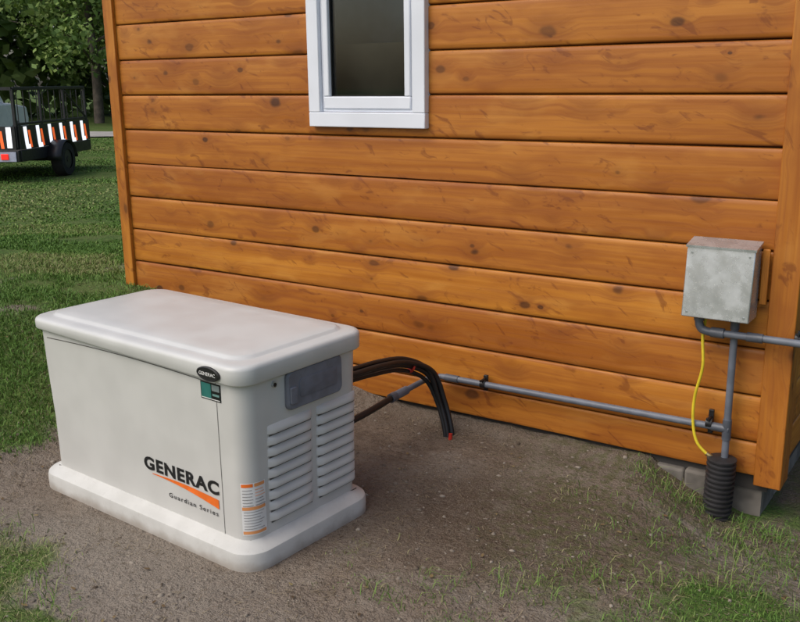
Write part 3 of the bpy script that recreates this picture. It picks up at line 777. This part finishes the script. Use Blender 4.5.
box('side_tape_backing',(.013,0,.53),(.050,Ln,.89),MS,tr)
box('rear_tape_backing',(-Wd,-.060,.53),(0,-.041,.89),MS,tr)
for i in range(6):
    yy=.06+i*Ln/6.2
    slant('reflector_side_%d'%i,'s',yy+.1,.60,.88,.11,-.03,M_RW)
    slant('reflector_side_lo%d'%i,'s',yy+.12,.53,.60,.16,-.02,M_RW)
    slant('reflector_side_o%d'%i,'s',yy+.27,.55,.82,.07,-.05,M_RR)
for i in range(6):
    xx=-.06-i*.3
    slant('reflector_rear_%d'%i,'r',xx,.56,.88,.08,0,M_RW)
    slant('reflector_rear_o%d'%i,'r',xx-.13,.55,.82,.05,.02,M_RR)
for xx in (-.16,-Wd+.16):
    box('tail_light_%d'%int(xx*10),(xx-.09,-.095,.38),(xx+.03,-.081,.47),M_TL,tr,.008)
    box('tail_bracket_%d'%int(xx*10),(xx-.17,-.0805,.35),(xx+.15,-.0655,.50),simple('bracket',(.40,.43,.55),.5),tr)
def wheel(nm,par,x,y,r,w):
    prf=[(r*.55,0),(r*.92,0.0),(r,w*.18),(r,w*.82),(r*.92,w),(r*.55,w)]
    n=28;v=[];f=[]
    for rad,xx in prf:
        for i in range(n):
            a=2*math.pi*i/n;v.append((x-w/2+xx,y+rad*math.cos(a),r+rad*math.sin(a)))
    for k in range(5):
        for i in range(n):f.append((k*n+i,k*n+(i+1)%n,(k+1)*n+(i+1)%n,(k+1)*n+i))
    o=mk(nm,v,f,MT,par);sharp(o,35)
    tube(nm+'_rim',[(x-w*.42,y,r),(x+w*.42,y,r)],[r*.56,r*.56],MRIM,par,24)
    tube(nm+'_hub',[(x-w*.47,y,r),(x+w*.47,y,r)],r*.16,MS,par,12)
WY=1.22
for xx in (.17,-Wd-.17):
    wheel('wheel_%d'%int(xx*10),tr,xx,WY,.29,.20)
    n=14;v=[];f=[]
    for i in range(n+1):
        a=math.pi*(i/n);rr_=.35
        for dx in (-.12,.12):
            v.append((xx+dx,WY+rr_*math.cos(a),.30+rr_*math.sin(a)*.9))
    for i in range(n):f.append((2*i,2*i+1,2*i+3,2*i+2))
    o=mk('fender_%d'%int(xx*10),v,f,MS,tr,True);m=o.modifiers.new('s','SOLIDIFY');m.thickness=.012
tube('axle',[(-Wd-.1,WY,.29),(.1,WY,.29)],.03,MS,tr)
tube('tongue',[(-Wd/2,Ln,.45),(-Wd/2,Ln+1.2,.45)],.04,MS,tr)
pk=empty('parked_pickup',(-19.2,11.1,float(hgt(-19.2,11.1))),ang+.12)
MPW=simple('car_paint_white',(.80,.80,.80),.25,0,.03,2)
MGD=simple('car_glass',(.03,.04,.045),.08)
def extr(nm,prof,x0,x1,mat,par,bv=.03):
    n=len(prof);v=[(x0,a,b) for a,b in prof]+[(x1,a,b) for a,b in prof]
    f=[tuple(range(n)),tuple(range(n,2*n))[::-1]]+[(i,(i+1)%n,n+(i+1)%n,n+i) for i in range(n)]
    o=mk(nm,v,f,mat,par)
    if bv:bevel(o,bv,3)
    return o
extr('lower_body',[(-2.7,.45),(2.55,.42),(2.65,.75),(2.55,1.02),(1.45,1.12),(-2.7,1.12)],-.95,.95,MPW,pk,.05)
extr('cab',[(-.75,1.10),(1.5,1.10),(.75,1.74),(.55,1.79),(-.5,1.79),(-.68,1.72)],-.84,.84,MPW,pk,.06)
extr('side_glass',[(-.62,1.18),(1.15,1.18),(.62,1.66),(-.52,1.66)],-.848,.848,MGD,pk,0)
box('rear_glass',(-.68,-.765,1.20),(.68,-.70,1.62),MGD,pk,.01)
box('rear_bumper',(-.92,-2.86,.45),(.92,-2.705,.62),simple('chrome',(.5,.5,.5),.25,.9),pk,.02)
for sx in (-.86,.86):box('pickup_tail_%d'%int(sx*10),(sx-.07,-2.72,.78),(sx+.07,-2.69,1.08),simple('taillens',(.35,.02,.015),.3),pk)
for sx in (-.82,.82):
    for yy in (-1.75,1.75):wheel('wheel_%d_%d'%(int(sx*10),int(yy*10)),pk,sx,yy,.38,.26)

# ------------------------------------------------------------ light
w=bpy.data.worlds.new("World");SC.world=w;w.use_nodes=True
nt=w.node_tree;bg=nt.nodes['Background'];sky=nt.nodes.new('ShaderNodeTexSky');sky.sky_type='NISHITA';sky.sun_disc=False
el=math.radians(50);az=math.radians(205)
sx,sy=math.sin(az),math.cos(az)
sky.sun_elevation=el;sky.sun_rotation=az
sky.air_density=1.0;sky.dust_density=4.0;sky.ozone_density=1.0
nt.links.new(sky.outputs[0],bg.inputs[0]);bg.inputs[1].default_value=.15
sun=bpy.data.lights.new('sun','SUN');sun.energy=1.35;sun.angle=math.radians(60);sun.color=(1,.975,.945)
so=bpy.data.objects.new('sun',sun);COL.objects.link(so)
D=Vector((sx*math.cos(el),sy*math.cos(el),math.sin(el)));so.rotation_euler=D.to_track_quat('Z','Y').to_euler()
# ------------------------------------------------------------ camera
yw,pt,rl=.5942,.2450,-.0119
F_=Vector((-math.sin(yw)*math.cos(pt),math.cos(yw)*math.cos(pt),-math.sin(pt)));R_=Vector((math.cos(yw),math.sin(yw),0));U_=R_.cross(F_)
R2=R_*math.cos(rl)+U_*math.sin(rl);U2=-R_*math.sin(rl)+U_*math.cos(rl)
cd=bpy.data.cameras.new('camera');co=bpy.data.objects.new('camera',cd);COL.objects.link(co)
M=Matrix((R2,U2,-F_)).transposed().to_4x4();M.translation=Vector((0,0,1.6187));co.matrix_world=M
cd.sensor_width=36;cd.lens=919.2451/800*36;cd.clip_end=1000;cd.clip_start=.05
SC.camera=co
SC.view_settings.view_transform='Standard';SC.view_settings.look='None';SC.view_settings.exposure=0
